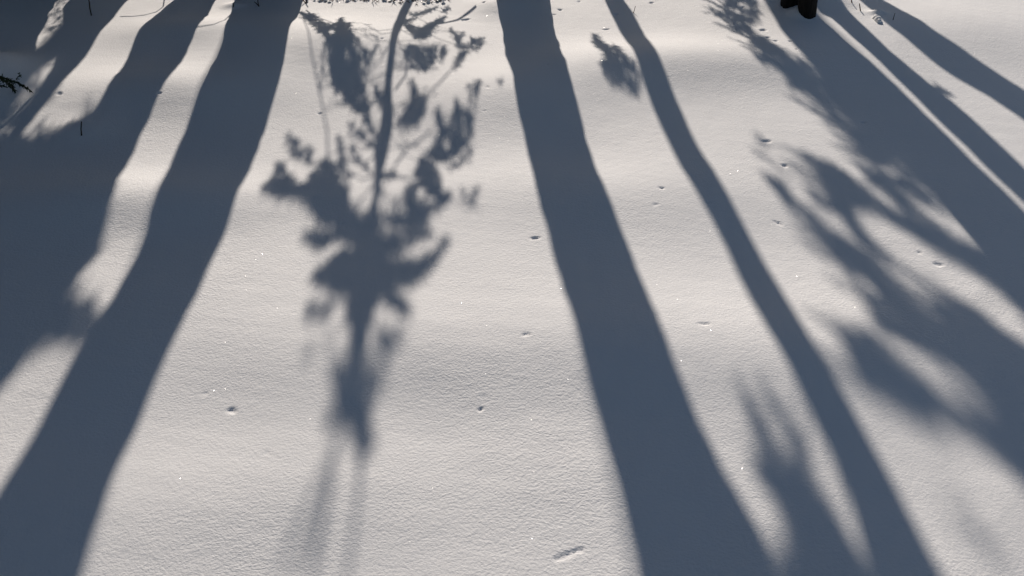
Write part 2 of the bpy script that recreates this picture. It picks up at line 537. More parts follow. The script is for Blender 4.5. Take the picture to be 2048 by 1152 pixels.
# boughs of the crown, high above the picture: three shared shapes
def crown_mesh(k):
    rnd = np.random.default_rng(100 + k)
    w, nd, sn = MB(), MB(), MB()
    L = 1.15
    path = [np.array([L * t, .05 * math.sin(3 * t + k), -.28 * t * t * L + .10 * t]) for t in np.linspace(0, 1, 8)]
    w.tube(path, [.018 * (1 - .85 * t) for t in np.linspace(0, 1, 8)], n=6, wob=.05)
    for s_ in range(26):
        t = rnd.uniform(.18, 1)
        p = np.array([np.interp(t, np.linspace(0, 1, 8), [q[i] for q in path]) for i in range(3)])
        side = rnd.choice([-1, 1])
        ln = .42 * (1.15 - t) + .08
        d = np.array([.55, side * .8, -.15 + rnd.normal() * .1]); d /= np.linalg.norm(d)
        q = p + d * ln
        w.tube([p, .5 * (p + q), q], [.005, .004, .002], n=4)
        for m in range(26):
            f = rnd.uniform(.1, 1)
            b = p + d * ln * f
            nd.blade(b, d * .6 + rnd.normal(size=3) * .5 + np.array([0, 0, -.25]), rnd.uniform(.05, .09), .0035)
        sn.lump(p + d * ln * .6 + np.array([0, 0, .02]), .04 + .03 * rnd.random(), .5)
    out = []
    for mb, name, mat in ((w, 'branch', M_TWIG), (nd, 'needles', M_NEEDLE), (sn, 'snow_load', M_LOAD)):
        m = bpy.data.meshes.new('crown_' + name)
        m.from_pydata(mb.v, [], mb.f); m.materials.append(mat); m.update()
        out.append(m)
    return out
CROWN = [crown_mesh(k) for k in range(3)]

def crown(root, curve, v, z0, z1, n, scale=1.0, snowy=True):
    Z_, U_, R_ = curve
    for i in range(n):
        z = z0 + (z1 - z0) * (i + random.random() * .6) / n
        az = i * 2.4 + random.uniform(-.4, .4)
        m = CROWN[i % 3]
        br = bpy.data.objects.new('branch', m[0]); col.objects.link(br)
        br.parent = root
        br.location = Vector(P3(float(np.interp(z, Z_, U_)), v, z))
        br.rotation_euler = (0, random.uniform(-.1, .2), az)
        s = scale * (1.15 - .65 * (z - z0) / (z1 - z0)) * random.uniform(.85, 1.1)
        br.scale = (s, s, s)
        for me_, nm in ((m[1], 'needles'), (m[2], 'snow_load'))[:2 if snowy else 1]:
            c = bpy.data.objects.new(nm, me_); col.objects.link(c); c.parent = br; c['kind'] = 'stuff'

def tree(name, label, rows, v, top, crown_n=12, **kw):
    y0, xl, xr = rows[0]
    u, _ = uvz(.5 * (xl + xr), y0, v)
    b = P3(u, v, 0); b[2] = float(height(b[0], b[1])) - .02
    root = empty(name, b, label, 'tree')
    o, cur = make_trunk(root, rows, v, top, **kw)
    if crown_n:
        zc = TEL * (v + 1.4) + .25
        crown(root, cur, v, max(zc, 3.0), top - .15, crown_n)
    return root, cur

def v_at(px, py):
    return float(hit(px, py)[:2] @ EV)

# broad trunk left of the middle
rows = [(0, 470, 607), (30, 462, 594), (60, 455, 581), (110, 430, 567), (165, 407, 556), (220, 386, 543), (285, 357, 520), (330, 337, 500),
        (380, 320, 485), (430, 300, 464), (480, 284, 441), (540, 258, 415), (600, 226, 390), (665, 178, 350), (725, 140, 320),
        (790, 108, 300), (850, 78, 276), (910, 45, 250), (970, 10, 229), (1050, -38, 200), (1152, -96, 168)]
tA, cA = tree('tree', 'thick dark tree whose broad shadow falls along the left of the snow', rows, v_at(540, -14) + .24, 8.5, 14)
# middle trunk
rows = [(0, 992, 1097), (60, 1003, 1110), (100, 1010, 1125), (150, 1022, 1138), (220, 1036, 1160), (290, 1050, 1175), (335, 1063, 1195),
        (400, 1080, 1222), (465, 1100, 1248), (545, 1118, 1281), (620, 1140, 1308), (690, 1156, 1336), (770, 1177, 1367),
        (845, 1199, 1398), (920, 1222, 1430), (1000, 1240, 1474), (1080, 1257, 1516), (1152, 1270, 1562)]
tB, cB = tree('tree', 'straight dark tree whose shadow runs down the middle of the snow', rows, v_at(1045, -14) + .2, 9.0, 14)
# slim trunk right of the middle
rows = [(0, 1210, 1247), (30, 1225, 1270), (60, 1240, 1286), (90, 1257, 1303), (125, 1275, 1322), (165, 1290, 1340), (215, 1307, 1360),
        (260, 1325, 1378), (300, 1345, 1400), (340, 1365, 1425), (390, 1396, 1455), (435, 1423, 1480), (490, 1450, 1510), (540, 1474, 1540),
        (600, 1498, 1572), (650, 1530, 1606), (700, 1560, 1635), (760, 1590, 1670), (820, 1620, 1705), (890, 1655, 1745), (960, 1684, 1785),
        (1030, 1710, 1818), (1100, 1728, 1855), (1152, 1738, 1886)]
tC, cC = tree('slim_tree', 'slim dark tree throwing the narrow shadow right of the middle one', rows, 5.5, 6.8, 12)
bough(tC, [(1420 - 232, 70 + 2), (1193, 70), (1202, 82), (1215, 88), (1223, 100), (1230, 92), (1240, 98), (1246, 112), (1266, 124),
           (1272, 142), (1282, 152), (1276, 170), (1275, 194), (1258, 182), (1240, 176), (1222, 166), (1208, 152), (1206, 122),
           (1216, 130), (1210, 108), (1190, 88)], 5.45, .95, .06, holes=[(1224, 150, 4, 9), (1254, 162, 4, 7)], curve=cC)
bough(tC, [(1474, 776), (1495, 789), (1513, 818), (1534, 846), (1552, 880), (1586, 927), (1570, 940), (1520, 940), (1516, 925), (1518, 885), (1508, 854), (1487, 815)],
      5.9, .74, .15, curve=cC, snowy=False, gaps=.9)
bough(tC, [(1520, 935), (1590, 930), (1604, 955), (1640, 985), (1664, 1016), (1700, 1085), (1742, 1165), (1790, 1260), (1530, 1260), (1540, 1165), (1586, 1100), (1578, 1045), (1565, 1023), (1544, 990), (1523, 958)],
      5.9, .985, .15, curve=cC, gaps=.9)
bough(tC, [(1523, 779), (1539, 789), (1563, 818), (1583, 849), (1604, 875), (1619, 898), (1620, 940), (1590, 930), (1586, 893), (1576, 865), (1560, 836), (1537, 810)],
      5.9, .88, .15, curve=cC, gaps=.9)

# multi-stemmed tree whose foot stands in the picture
VR = v_at(1604, 37) + .045
root = empty('forked_tree', hit(1600, 30), 'dark forked tree standing in the snow at the upper right edge', 'tree')
rowsR = [(45, 1606, 1641), (60, 1619, 1657), (105, 1650, 1693), (160, 1700, 1750), (205, 1738, 1795), (260, 1787, 1845), (315, 1835, 1900), (370, 1883, 1953),
         (425, 1930, 2008), (500, 1996, 2080), (560, 2052, 2140)]
_, cR = make_trunk(root, rowsR, VR, 6.5, n=22, wob=.08, ridge=.10, mat=M_DARK, flare=.0)
rowsL = [(40, 1579, 1615), (60, 1596, 1633), (85, 1612, 1650), (115, 1637, 1678), (150, 1666, 1712), (200, 1708, 1760), (260, 1758, 1818),
         (315, 1805, 1872), (400, 1880, 1955), (485, 1958, 2040), (560, 2024, 2110)]
_, cL = make_trunk(root, rowsL, v_at(1572, 19) + .045, 6.2, n=22, wob=.08, ridge=.10, mat=M_DARK, flare=.0)
crown(root, cR, VR, 3.0, 6.3, 10, .9)
crown(root, cL, VR + .1, 3.0, 6.0, 6, .8)
place(root)

# a straight stem behind the fork
rows = [(20, 1580, 1622), (35, 1598, 1642), (45, 1610, 1657), (60, 1622, 1671), (80, 1636, 1690), (105, 1658, 1715), (125, 1681, 1740), (165, 1725, 1789), (205, 1763, 1830),
        (260, 1809, 1880), (315, 1864, 1938), (370, 1918, 1998), (425, 1964, 2048), (500, 2040, 2130), (560, 2100, 2195)]
tJ, cJ = tree('slim_tree', 'dark tree directly behind the forked one, widening its shadow', rows, 5.4, 7.2, 10)
place(tJ)

# conifer behind it
rowsD = [(0, 1526, 1580), (30, 1546, 1600), (57, 1560, 1615), (85, 1583, 1640), (115, 1608, 1668), (150, 1645, 1702), (200, 1690, 1752), (300, 1782, 1850),
         (400, 1876, 1945), (485, 1952, 2030)]
VD = 6.3
tD, cD = tree('snowy_conifer', 'bushy snow laden conifer behind the forked tree, shading the right side', rowsD, VD, 7.0, 14)
bough(tD, [(1417, 18), (1429, 17), (1461, 35), (1449, 16), (1456, -15), (1504, -15), (1512, 8), (1518, 29), (1516, 50), (1505, 42), (1503, 52),
           (1508, 68), (1525, 72), (1541, 83), (1556, 94), (1582, 112), (1608, 128), (1637, 143), (1660, 165), (1640, 170), (1600, 160), (1569, 143),
           (1546, 135), (1522, 125), (1507, 109), (1535, 117), (1520, 100), (1509, 94), (1496, 76), (1478, 65), (1457, 49), (1439, 34)],
      6.0, .9, .14, holes=[(1486, 10, 10, 5), (1470, 22, 6, 4)], curve=cD, streak=True, gaps=.5, sprays=34)
bough(tD, [(1560, 140), (1600, 150), (1660, 165), (1700, 190), (1740, 230), (1775, 270), (1800, 310), (1765, 330), (1745, 320), (1718, 289), (1694, 263),
           (1673, 245), (1655, 221), (1634, 200), (1616, 185), (1593, 177), (1574, 161), (1590, 165), (1600, 165)],
      6.2, .95, .14, holes=[(1647, 182, 10, 4), (1659, 208, 9, 3), (1698, 246, 8, 7), (1714, 262, 8, 8), (1714, 234, 10, 6)], curve=cD, streak=True, gaps=.5, sprays=34)
bough(tD, [(1683, 250), (1704, 273), (1725, 299), (1743, 325), (1764, 346), (1790, 370), (1826, 396), (1858, 411), (1900, 435), (1870, 385), (1805, 320), (1755, 270), (1700, 220)],
      6.3, .85, .14, holes=[(1757, 292, 8, 14), (1775, 340, 8, 12)], curve=cD, streak=True, gaps=.5, sprays=34)
bough(tD, [(1714, 331), (1740, 345), (1764, 349), (1798, 385), (1830, 412), (1880, 450), (1900, 472), (1860, 455), (1818, 430), (1800, 427), (1787, 404), (1764, 383), (1743, 365), (1730, 349)],
      6.4, .85, .14, curve=cD, gaps=.8)
bough(tD, [(1605, 305), (1626, 320), (1657, 326), (1683, 339), (1707, 359), (1720, 378), (1740, 393), (1761, 409), (1785, 422), (1818, 430), (1860, 455), (1900, 478),
           (1945, 488), (2000, 530), (2180, 650), (2180, 760), (1995, 572), (1932, 532), (1874, 496), (1834, 472), (1800, 450), (1768, 433), (1740, 422), (1707, 420),
           (1715, 440), (1725, 465), (1750, 490), (1780, 515), (1760, 515), (1730, 490), (1712, 474), (1699, 453), (1680, 427), (1662, 406), (1654, 385), (1641, 359), (1626, 336)],
      6.6, 1.0, .16, curve=cD, streak=True, gaps=.5, sprays=34)
bough(tD, [(1697, 452), (1718, 454), (1735, 477), (1760, 499), (1790, 516), (1820, 540), (1842, 560), (1872, 582), (1905, 598), (1945, 613), (1970, 632), (1990, 648), (1960, 640),
           (1900, 612), (1843, 570), (1817, 548), (1788, 539), (1770, 520), (1752, 499), (1726, 484), (1710, 466)], 6.8, .72, .16, curve=cD)
bough(tD, [(1532, 354), (1548, 354), (1566, 359), (1576, 372), (1582, 396), (1592, 406), (1610, 417), (1626, 427), (1639, 443), (1628, 437), (1602, 419), (1576, 414), (1563, 398), (1550, 378)],
      6.7, .9, .1, curve=cD)
bough(tD, [(1610, 375), (1628, 378), (1644, 391), (1657, 411), (1647, 417), (1631, 406), (1618, 391)], 6.7, .8, .08, curve=cD)
bough(tD, [(1506, 263), (1529, 276), (1540, 297), (1529, 305), (1516, 289)], 6.6, .4, .08, curve=cD, snowy=False, link=False)
bough(tD, [(1501, 297), (1522, 308), (1558, 331), (1589, 358), (1584, 364), (1540, 324), (1514, 312)], 6.6, .28, .08, curve=cD, snowy=False, link=False)
bough(tD, [(1610, 440), (1649, 458), (1675, 469), (1704, 484), (1727, 492), (1743, 510), (1761, 531), (1780, 548), (1800, 566), (1830, 588), (1860, 600), (1908, 606),
           (1947, 616), (1973, 636), (2010, 668), (2190, 780), (2190, 980), (2020, 840), (1990, 795), (1955, 768), (1908, 744), (1869, 718), (1830, 700), (1791, 679), (1764, 672), (1747, 632), (1731, 606),
           (1716, 583), (1700, 554), (1683, 531), (1662, 505), (1636, 474)], 7.0, .95, .18, holes=[(1730, 572, 12, 15), (1838, 612, 16, 8)], curve=cD, streak=True, gaps=.5, sprays=34)
bough(tD, [(1670, 657), (1690, 666), (1734, 658), (1757, 681), (1768, 705), (1789, 726), (1817, 746), (1851, 767), (1877, 788), (1898, 804), (1934, 819), (1965, 818), (1975, 790),
           (2190, 960), (2190, 1110), (2028, 944), (1986, 905), (1955, 879), (1921, 856), (1898, 850), (1874, 858), (1856, 861), (1830, 852), (1794, 828), (1763, 802), (1734, 776),
           (1716, 750), (1704, 723), (1692, 692)], 7.2, .95, .18, curve=cD, streak=True, gaps=.5, sprays=34)
bough(tD, [(1882, 961), (1921, 987), (1947, 1024), (1981, 1065), (2013, 1107), (2022, 1142), (1985, 1150), (1947, 1123), (1919, 1086), (1901, 1045), (1877, 998)],
      7.2, .33, .15, curve=cD, snowy=False)
place(tD)

# two slim trunks at the right edge
rows = [(5, 1630, 1688), (22, 1655, 1703), (45, 1674, 1721), (70, 1698, 1745), (105, 1737, 1780), (145, 1781, 1830), (185, 1823, 1880), (215, 1852, 1920), (250, 1886, 1960),
        (290, 1929, 2000), (335, 1976, 2050), (405, 2046, 2120), (480, 2120, 2200)]
tE, cE = tree('slim_tree', 'slim dark tree just right of the forked one, beyond the frame edge', rows, 5.2, 7.0, 10)
bough(tE, [(1868, 172), (1888, 181), (1902, 187), (1893, 191), (1870, 190)], 5.2, .95, .02, curve=cE, snowy=False, link=False)
rows = [(0, 1720, 1768), (20, 1745, 1802), (45, 1770, 1846), (75, 1805, 1880), (110, 1850, 1935), (140, 1900, 1983), (170, 1950, 2030), (205, 2000, 2085), (240, 2048, 2140)]
tF, cF = tree('slim_tree', 'slim dark tree whose shadow slants across the upper right corner', rows, 5.7, 7.4, 10)
bough(tF, [(1908, 94), (1922, 100), (1930, 102), (1926, 105), (1912, 102)], 5.7, .8, .02, curve=cF, snowy=False, link=False)
place(tE); place(tF)

# trees at the left
rows = [(0, 350, 431), (20, 322, 420), (45, 292, 405), (70, 276, 390), (85, 271, 383), (107, 265, 374), (127, 250, 358), (155, 228, 341), (178, 212, 323), (205, 196, 310),
        (230, 182, 301), (252, 172, 292), (288, 150, 268), (340, 130, 242), (390, 108, 226), (430, 92, 210), (470, 76, 195), (510, 58, 180), (560, 30, 150), (620, -20, 105), (690, -70, 65), (767, -125, 4)]
tG, cG = tree('tree', 'dark tree at the upper left, its boughs shading the left edge', rows, 5.1, 8.0, 14)
VL = 6.0
bough(tG, [(-60, 225), (-20, 268), (30, 280), (60, 282), (100, 274), (130, 258), (160, 243), (185, 228), (215, 330), (204, 470), (190, 515), (172, 535), (150, 553), (122, 590),
           (150, 600), (166, 622), (205, 640), (205, 672), (160, 688), (92, 688), (60, 715), (30, 740), (0, 770), (-60, 820), (-170, 860), (-230, 700), (-230, 400), (-180, 200)],
      VL, 1.0, .2, holes=[(68, 700 - 22, 8, 10)], curve=cG, gaps=2.0, sprays=40)
for v_ in (4.95, 7.4):  # extra unseen boughs, added only to deepen the shade at left
    bough(tG, [(-60, 260), (-20, 300), (60, 310), (130, 300), (165, 290), (180, 340), (185, 460), (150, 530), (100, 590), (100, 640), (50, 690), (0, 740), (-60, 790), (-300, 900), (-420, 700), (-420, 400), (-350, 200)],
          v_, .8, .2, curve=cG, snowy=False)
place(tG)
rows = [(0, 140, 262), (25, 139, 237), (45, 138, 221), (80, 128, 190), (105, 116, 174), (135, 106, 155), (182, 78, 113), (230, 52, 76), (270, 15, 37), (320, -30, 0)]
tH, cH = tree('tree', 'dark tree second from the upper left corner, behind the dry upright stem', rows, 5.6, 7.6, 12)
bough(tH, [(84, 62), (112, 50), (135, 68), (118, 100), (92, 128), (62, 130), (40, 128), (60, 95)], 6.4, .26, .12, curve=cH, snowy=False)
bough(tH, [(20, 135), (60, 130), (95, 150), (75, 190), (40, 200), (50, 215), (20, 235), (-20, 240), (-20, 200), (5, 190), (40, 180), (30, 160)], 6.4, .34, .12, curve=cH, snowy=False)
bough(tH, [(70, 180), (110, 170), (112, 200), (70, 225), (30, 262), (-30, 262), (-30, 225), (20, 225), (50, 205)], 6.4, .7, .12, curve=cH)
bough(tH, [(98, -12), (146, -12), (142, 60), (120, 66), (86, 60)], 6.2, .5, .12, curve=cH, snowy=False)
place(tH)
rows = [(0, -60, 106), (25, -80, 92), (57, -100, 77), (90, -130, 52), (128, -170, 20), (160, -210, -10), (220, -280, -60)]
tI, cI = tree('tree', 'thick dark tree shading the extreme upper left corner', rows, 5.0, 8.2, 12)
place(tI)

# young pine in the middle left
VS = 5.35
rows = [(0, 811, 828), (25, 798, 816), (50, 787, 806), (75, 780, 795), (100, 777, 791), (125, 773, 788), (160, 769, 784), (196, 766, 784), (225, 764, 787), (250, 761, 787), (275, 754, 782), (300, 748, 778), (332, 749, 770), (378, 747, 761), (424, 741, 755), (500, 725, 755), (600, 702, 735), (690, 702, 727), (745, 704, 722), (830, 706, 722), (905, 717, 730),
        (1000, 713, 720), (1152, 690, 698)]
sap, cS = tree('young_pine', 'young snow laden pine whose tufted shadow lies left of the middle', rows, VS, 2.75, 0, n=12, wob=.05, mat=M_TWIG, smooth=1, rmin=.004)
CL = [
 ([(607, 32), (620, 37), (632, 35), (640, 45), (652, 52), (667, 57), (675, 50), (682, 42), (690, 55), (697, 50), (700, 67), (706, 72), (707, 100), (712, 120), (717, 145), (725, 175),
   (732, 212), (735, 232), (748, 258), (735, 245), (720, 222), (700, 203), (682, 182), (670, 175), (664, 150), (657, 100), (655, 80), (640, 67), (625, 50), (612, 42)], .95, [(663, 62, 5, 4), (692, 108, 4, 6)]),
 ([(641, 95), (649, 95), (650, 180), (640, 180)], .3, []),
 ([(717, 80), (722, 97), (735, 102), (742, 112), (752, 92), (746, 112), (736, 130), (731, 150), (727, 140), (720, 120), (716, 105)], .8, []),
 ([(810, 47), (825, 52), (840, 57), (857, 50), (870, 42), (887, 35), (882, 45), (870, 52), (862, 60), (860, 70), (847, 76), (835, 75), (825, 67), (815, 55)], .95, []),
 ([(822, 30), (845, 24), (872, 16), (857, 25), (835, 31)], .85, []),
 ([(885, 24), (890, 15), (899, 16), (894, 22), (887, 26)], .8, []),
 ([(808, 40), (832, 36), (825, 42), (812, 46)], .8, []),
 ([(812, 105), (817, 97), (827, 92), (835, 100), (847, 110), (857, 95), (862, 105), (867, 95), (870, 112), (862, 130), (847, 139), (832, 136), (822, 130), (815, 117)], .9, [(828, 108, 4, 4)]),
 ([(877, 110), (882, 100), (887, 92), (892, 97), (890, 112), (885, 125), (880, 122)], .7, []),
 ([(902, 60), (915, 75), (925, 67), (922, 82), (925, 95), (932, 90), (937, 92), (932, 110), (922, 120), (915, 132), (907, 135), (910, 122), (917, 107), (916, 92), (910, 80)], .85, []),
 ([(942, 75), (950, 80), (967, 75), (965, 87), (957, 97), (950, 102), (944, 95)], .8, []),
 ([(937, 170), (944, 176), (957, 162), (956, 185), (951, 212), (946, 212), (940, 192)], .75, []),
 ([(995, 162), (1003, 160), (1002, 172), (997, 172)], .4, []),
 ([(876, 220), (882, 232), (894, 259), (903, 241), (909, 205), (918, 223), (939, 232), (944, 241), (939, 272), (924, 293), (909, 311), (891, 320), (870, 317), (854, 308), (860, 299), (873, 284), (879, 265), (874, 241)], .92, [(893, 288, 4, 8)]),
 ([(942, 299), (939, 317), (924, 332), (909, 341), (894, 335), (909, 329), (924, 317), (936, 296)], .65, []),
 ([(824, 165), (830, 180), (836, 196), (845, 196), (850, 211), (845, 232), (830, 247), (812, 253), (797, 249), (803, 235), (818, 217), (824, 202), (821, 180)], .92, []),
 ([(751, 177), (760, 190), (772, 180), (774, 211), (763, 217), (757, 205)], .9, []),
 ([(699, 250), (708, 253), (727, 265), (742, 284), (756, 293), (748, 299), (727, 284), (708, 267)], .8, []),
 ([(575, 272), (596, 284), (605, 302), (617, 293), (623, 296), (620, 317), (626, 328), (611, 322), (584, 314), (581, 296)], .8, []),
 ([(532, 378), (550, 360), (563, 329), (581, 348), (596, 369), (611, 375), (626, 348), (642, 329), (663, 332), (669, 357), (690, 381), (690, 408), (712, 436), (690, 442), (642, 442), (620, 416), (605, 398), (581, 394), (544, 390)], .97, []),
 ([(675, 278), (686, 281), (687, 308), (690, 332), (699, 351), (693, 360), (675, 345), (678, 320)], .8, []),
 ([(702, 296), (715, 299), (715, 314), (730, 332), (747, 341), (744, 351), (727, 338), (708, 320)], .65, []),
 ([(842, 320), (863, 332), (876, 351), (882, 378), (900, 390), (894, 405), (863, 421), (848, 442), (824, 447), (812, 402), (815, 375), (836, 363), (830, 348)], .88, [(840, 385, 7, 12), (858, 400, 7, 6)]),
 ([(921, 378), (930, 393), (946, 390), (955, 372), (955, 393), (942, 417), (930, 411)], .65, []),
 ([(768, 347), (790, 343), (790, 356), (768, 361)], .8, []),
 ([(786, 405), (791, 398), (798, 420), (800, 440), (788, 440)], .6, []),
 ([(755, 380), (766, 372), (775, 400), (768, 425), (758, 415)], .35, []),
 ([(609, 470), (643, 463), (675, 466), (692, 478), (669, 489), (649, 499), (628, 496), (617, 486)], .85, []),
 ([(645, 440), (690, 434), (706, 444), (737, 436), (747, 416), (753, 434), (789, 436), (820, 436), (850, 439), (823, 449), (820, 460), (857, 462), (846, 473), (815, 481), (794, 496), (787, 507), (786, 524), (727, 524),
   (724, 504), (706, 486), (682, 475), (677, 458), (668, 448)], .95, [(768, 461, 16, 7), (800, 457, 8, 6)]),
 ([(784, 523), (820, 528), (841, 525), (865, 504), (888, 483), (878, 509), (862, 538), (839, 559), (815, 572), (787, 572), (787, 582), (805, 595), (820, 627), (805, 624), (781, 606), (763, 582), (742, 577), (745, 520)], .97, []),
 ([(735, 520), (706, 513), (682, 515), (662, 533), (636, 556), (638, 574), (662, 577), (672, 588), (695, 593), (693, 621), (701, 647), (703, 686), (727, 686), (729, 647), (737, 621), (753, 593), (750, 520)], .97, [(738, 552, 8, 12)]),
 ([(612, 616), (638, 606), (659, 611), (662, 624), (643, 640), (620, 642), (611, 632)], .68, []),
 ([(755, 676), (773, 663), (797, 666), (802, 679), (786, 697), (760, 697)], .75, []),
 ([(661, 741), (687, 736), (705, 738), (710, 700), (722, 700), (726, 746), (766, 754), (760, 770), (742, 788), (734, 811), (727, 832), (721, 848), (698, 850), (667, 843), (656, 853), (651, 832), (667, 819), (680, 796), (674, 772), (667, 757)], .85, []),
 ([(706, 842), (727, 840), (745, 871), (740, 897), (724, 910), (714, 897), (706, 871)], .85, []),
]
for poly, d, hol in CL:
    mx_, my_ = sum(p[0] for p in poly) / len(poly), sum(p[1] for p in poly) / len(poly)
    ex = 1.10 if my_ < 560 else 1.16
    poly = [(mx_ + (x - mx_) * ex, my_ + (y - my_) * ex) for x, y in poly]
    bough(sap, poly, VS + random.uniform(-.14, .14), d, .045, holes=hol, curve=cS, snowy=d > .6, wood=.0024, link=d > .75, blade=(.018, .036), gaps=.6 if d < .96 else .45)
def twiglets(root, curve, v, z0, z1, n, ln):
    mb = MB(); nbm = MB()
    for i in range(n):
        z = random.uniform(z0, z1)
        sd = random.choice([-1, 1])
        p = P3(float(np.interp(z, curve[0], curve[1])), v, z)
        L = ln * random.uniform(.5, 1.2) * (1.1 - .6 * (z - z0) / (z1 - z0))
        pts = [p]
        for t in (.35, .7, 1.0):
            pts.append(p + P3(sd * L * t, random.gauss(0, .06), L * (.30 * t - .32 * t * t) + random.gauss(0, .008)))
        mb.tube(pts, [.0026, .0022, .0017, .001], n=5)
        for k in range(26):
            t = random.uniform(.45, 1)
            b_ = pts[0] + (pts[3] - pts[0]) * t
            nbm.blade(b_, P3(sd * .5 + random.gauss(0, .4), random.gauss(0, .4), -.5 + random.gauss(0, .4)), random.uniform(.02, .035), .0016)
    o_ = tag(mb.build('twigs', M_TWIG, root), kind='stuff')
    tag(nbm.build('needles', M_NEEDLE, o_), kind='stuff')
twiglets(sap, cS, VS, .62, 1.7, 46, .26)
# thin hanging twigs and the two leaders of the pine
def px_twig(root, pts, v, r0, r1, name='branch', mat=None):
    mb = MB()
    q = [uvz(x, y, v) for x, y in pts]
    mb.tube([P3(a, v, b) for a, b in q], list(np.linspace(r0, r1, len(q))), n=6, wob=.06)
    return mb.build(name, mat or M_TWIG, root)
px_twig(sap, [(607, 40), (622, 100), (634, 160), (645, 212), (654, 262), (656, 320)], VS + .3, .0028, .0045)
px_twig(sap, [(612, 20), (625, 30), (650, 40), (664, 45), (675, 70)], VS - .3, .004, .003)
px_twig(sap, [(790, 330), (812, 300), (840, 280), (862, 262)], VS, .005, .004)
px_twig(sap, [(790, 180), (812, 150), (812, 120)], VS, .005, .004)
px_twig(sap, [(800, 215), (850, 195), (880, 165), (902, 140)], VS + .6, .006, .004)
px_twig(sap, [(850, 52), (892, 45), (915, 40), (930, 30), (952, 12)], VS - .4, .004, .008)
px_twig(sap, [(690, 840), (668, 900), (652, 1000), (618, 1152)], VS + .9, .006, .010)
px_twig(sap, [(690, 845), (640, 960), (605, 1050), (560, 1152)], VS + 1.3, .004, .007)
place(sap)

# fine arched shoots by the left trunks
st = empty('arched_shoot', P3(uvz(460, 20, 4.95)[0], 4.95, 0), 'thin bare shoot arching between the two left trunks', 'shoot')
px_twig(st, [(472, -8), (466, 22), (450, 40), (428, 49), (400, 53), (380, 54)], 4.95, .004, .0025, 'stem')
place(st)
st = empty('arched_shoot', P3(uvz(320, 20, 4.9)[0], 4.9, 0), 'thin bare shoot arching over the bright patch at upper left', 'shoot')
px_twig(st, [(330, -8), (326, 14), (312, 24), (290, 30), (262, 33), (240, 33)], 4.9, .0035, .0025, 'stem')
place(st)

# ------------------------------------------------------------------ unseen conifers added to hold back sky light
def sky_block_tree(u, v, h, zlow, n, sc_, label, group=None):
    b = P3(u, v, 0); b[2] = float(height(b[0], b[1])) - .02
    root_ = empty('conifer', b, label, 'tree', group)
    zz = np.linspace(b[2] - .1, h, 14)
    uu = u + .05 * np.sin(zz * .9 + u * 3)
    mb = MB(); mb.tube([P3(a, v, z) for a, z in zip(uu, zz)], list(np.linspace(.11, .012, 14)), n=12, wob=.05)
    mb.build('trunk', M_BARK, root_, smooth=True)
    crown(root_, (zz, uu, zz * 0), v, zlow, h - .1, n, sc_, False)
    place(root_)
random.seed(23)
G1 = 'dark conifers closing the left side'  # added out of view so less sky light reaches the left shade
for i_, (u, v, h) in enumerate([(-3.95, 3.6, 6.0), (-4.1, 5.3, 7.5), (-3.9, 6.9, 8.0), (-5.2, 4.4, 8.5), (-3.8, 2.0, 6.5), (-3.7, .3, 7.0), (-5.0, 1.0, 8.0), (-3.9, -1.6, 7.2)]):
    sky_block_tree(u - .55, v, h, .5, 64, 1.3, ['lowest dark conifer standing left of the frame, nearest the camera', 'dark conifer left of the frame, between its lowest and tallest neighbours', 'dark conifer farthest from the camera on the left side', 'tallest dark conifer standing farthest out to the left', 'dark conifer to the left, level with the middle of the snow', 'dark conifer to the left, level with the photographer', 'broad dark conifer behind those level with the photographer', 'dark conifer to the left, behind the photographer'][i_], G1)
G2 = 'tall conifers of the woods behind'  # unseen backdrop, added to cut sky light on the far shadows
for i_, (c_, v, h) in enumerate([(cA, 8.6, 11.0), (cB, 9.2, 11.5), (cL, 9.0, 11.0), (cG, 8.0, 10.5), (cI, 7.4, 10.0), (cH, 9.6, 11.0)]):
    sky_block_tree(float(c_[1][3]), v, h, TEL * (v + 1.5) + .9, 34, 1.45, 'tall conifer in the woods straight behind ' + ['the broad left trunk', 'the middle trunk', 'the forked tree', 'the upper left tree', 'the extreme left trunk', 'the second tree from the left corner'][i_], G2)

# ------------------------------------------------------------------ small things standing in the snow
def up_at(px, py, ydist):
    d = ray(px, py)
    t = ydist / d[1]
    return np.array([0, 0, CAM_H]) + d * t

def stick(name, base, tips, r, label, cat, mat, part='stem'):
    b = hit(*base)
    root_ = empty(name, b, label, cat)
    for pts in tips:
        q = [b + np.array([0, 0, -.03])] + ([b] if pts[0] == base else []) + [up_at(x, y, b[1] + .01 * i) for i, (x, y) in enumerate(pts) if (x, y) != base]
        mb = MB()
        mb.tube(q, list(np.linspace(r, r * .65, len(q))), n=7, wob=.12)
        mb.build(part, mat, root_, smooth=True)
    place(root_)
    return root_
stick('dry_stem', (163, 271), [[(163, 271), (162, 258), (163, 243)]], .0034, 'short upright dark stem in the shade at the left', 'stem', M_STEM)
stick('dry_stem', (183, 31), [[(183, 31), (180, 18), (178, 0), (178, -25)]], .0042, 'tall dark stem at the top edge left of the bright strips', 'stem', M_STEM)
stick('forked_twig', (518, 13), [[(518, 13), (516, 5), (515, -8)], [(518, 13), (513, 7), (509, 4)]], .0034, 'small black forked twig in the broad shadow at top', 'twig', M_STEM)
stick('dry_stem', (1721, 22), [[(1721, 22), (1720, 15), (1719, 7)]], .0036, 'small brown stem in sunlit snow right of the forked tree', 'stem', M_STEM)
stick('dry_stem', (1704, 6), [[(1704, 6), (1703, 0), (1702, -12)]], .0036, 'brown stem cut by the top edge near the forked tree', 'stem', M_STEM)
stick('dry_stem', (1786, 40), [[(1786, 40), (1788, 33), (1790, 26)]], .0022, 'faint thin stem in the slanting shadow at upper right', 'stem', M_STEM)
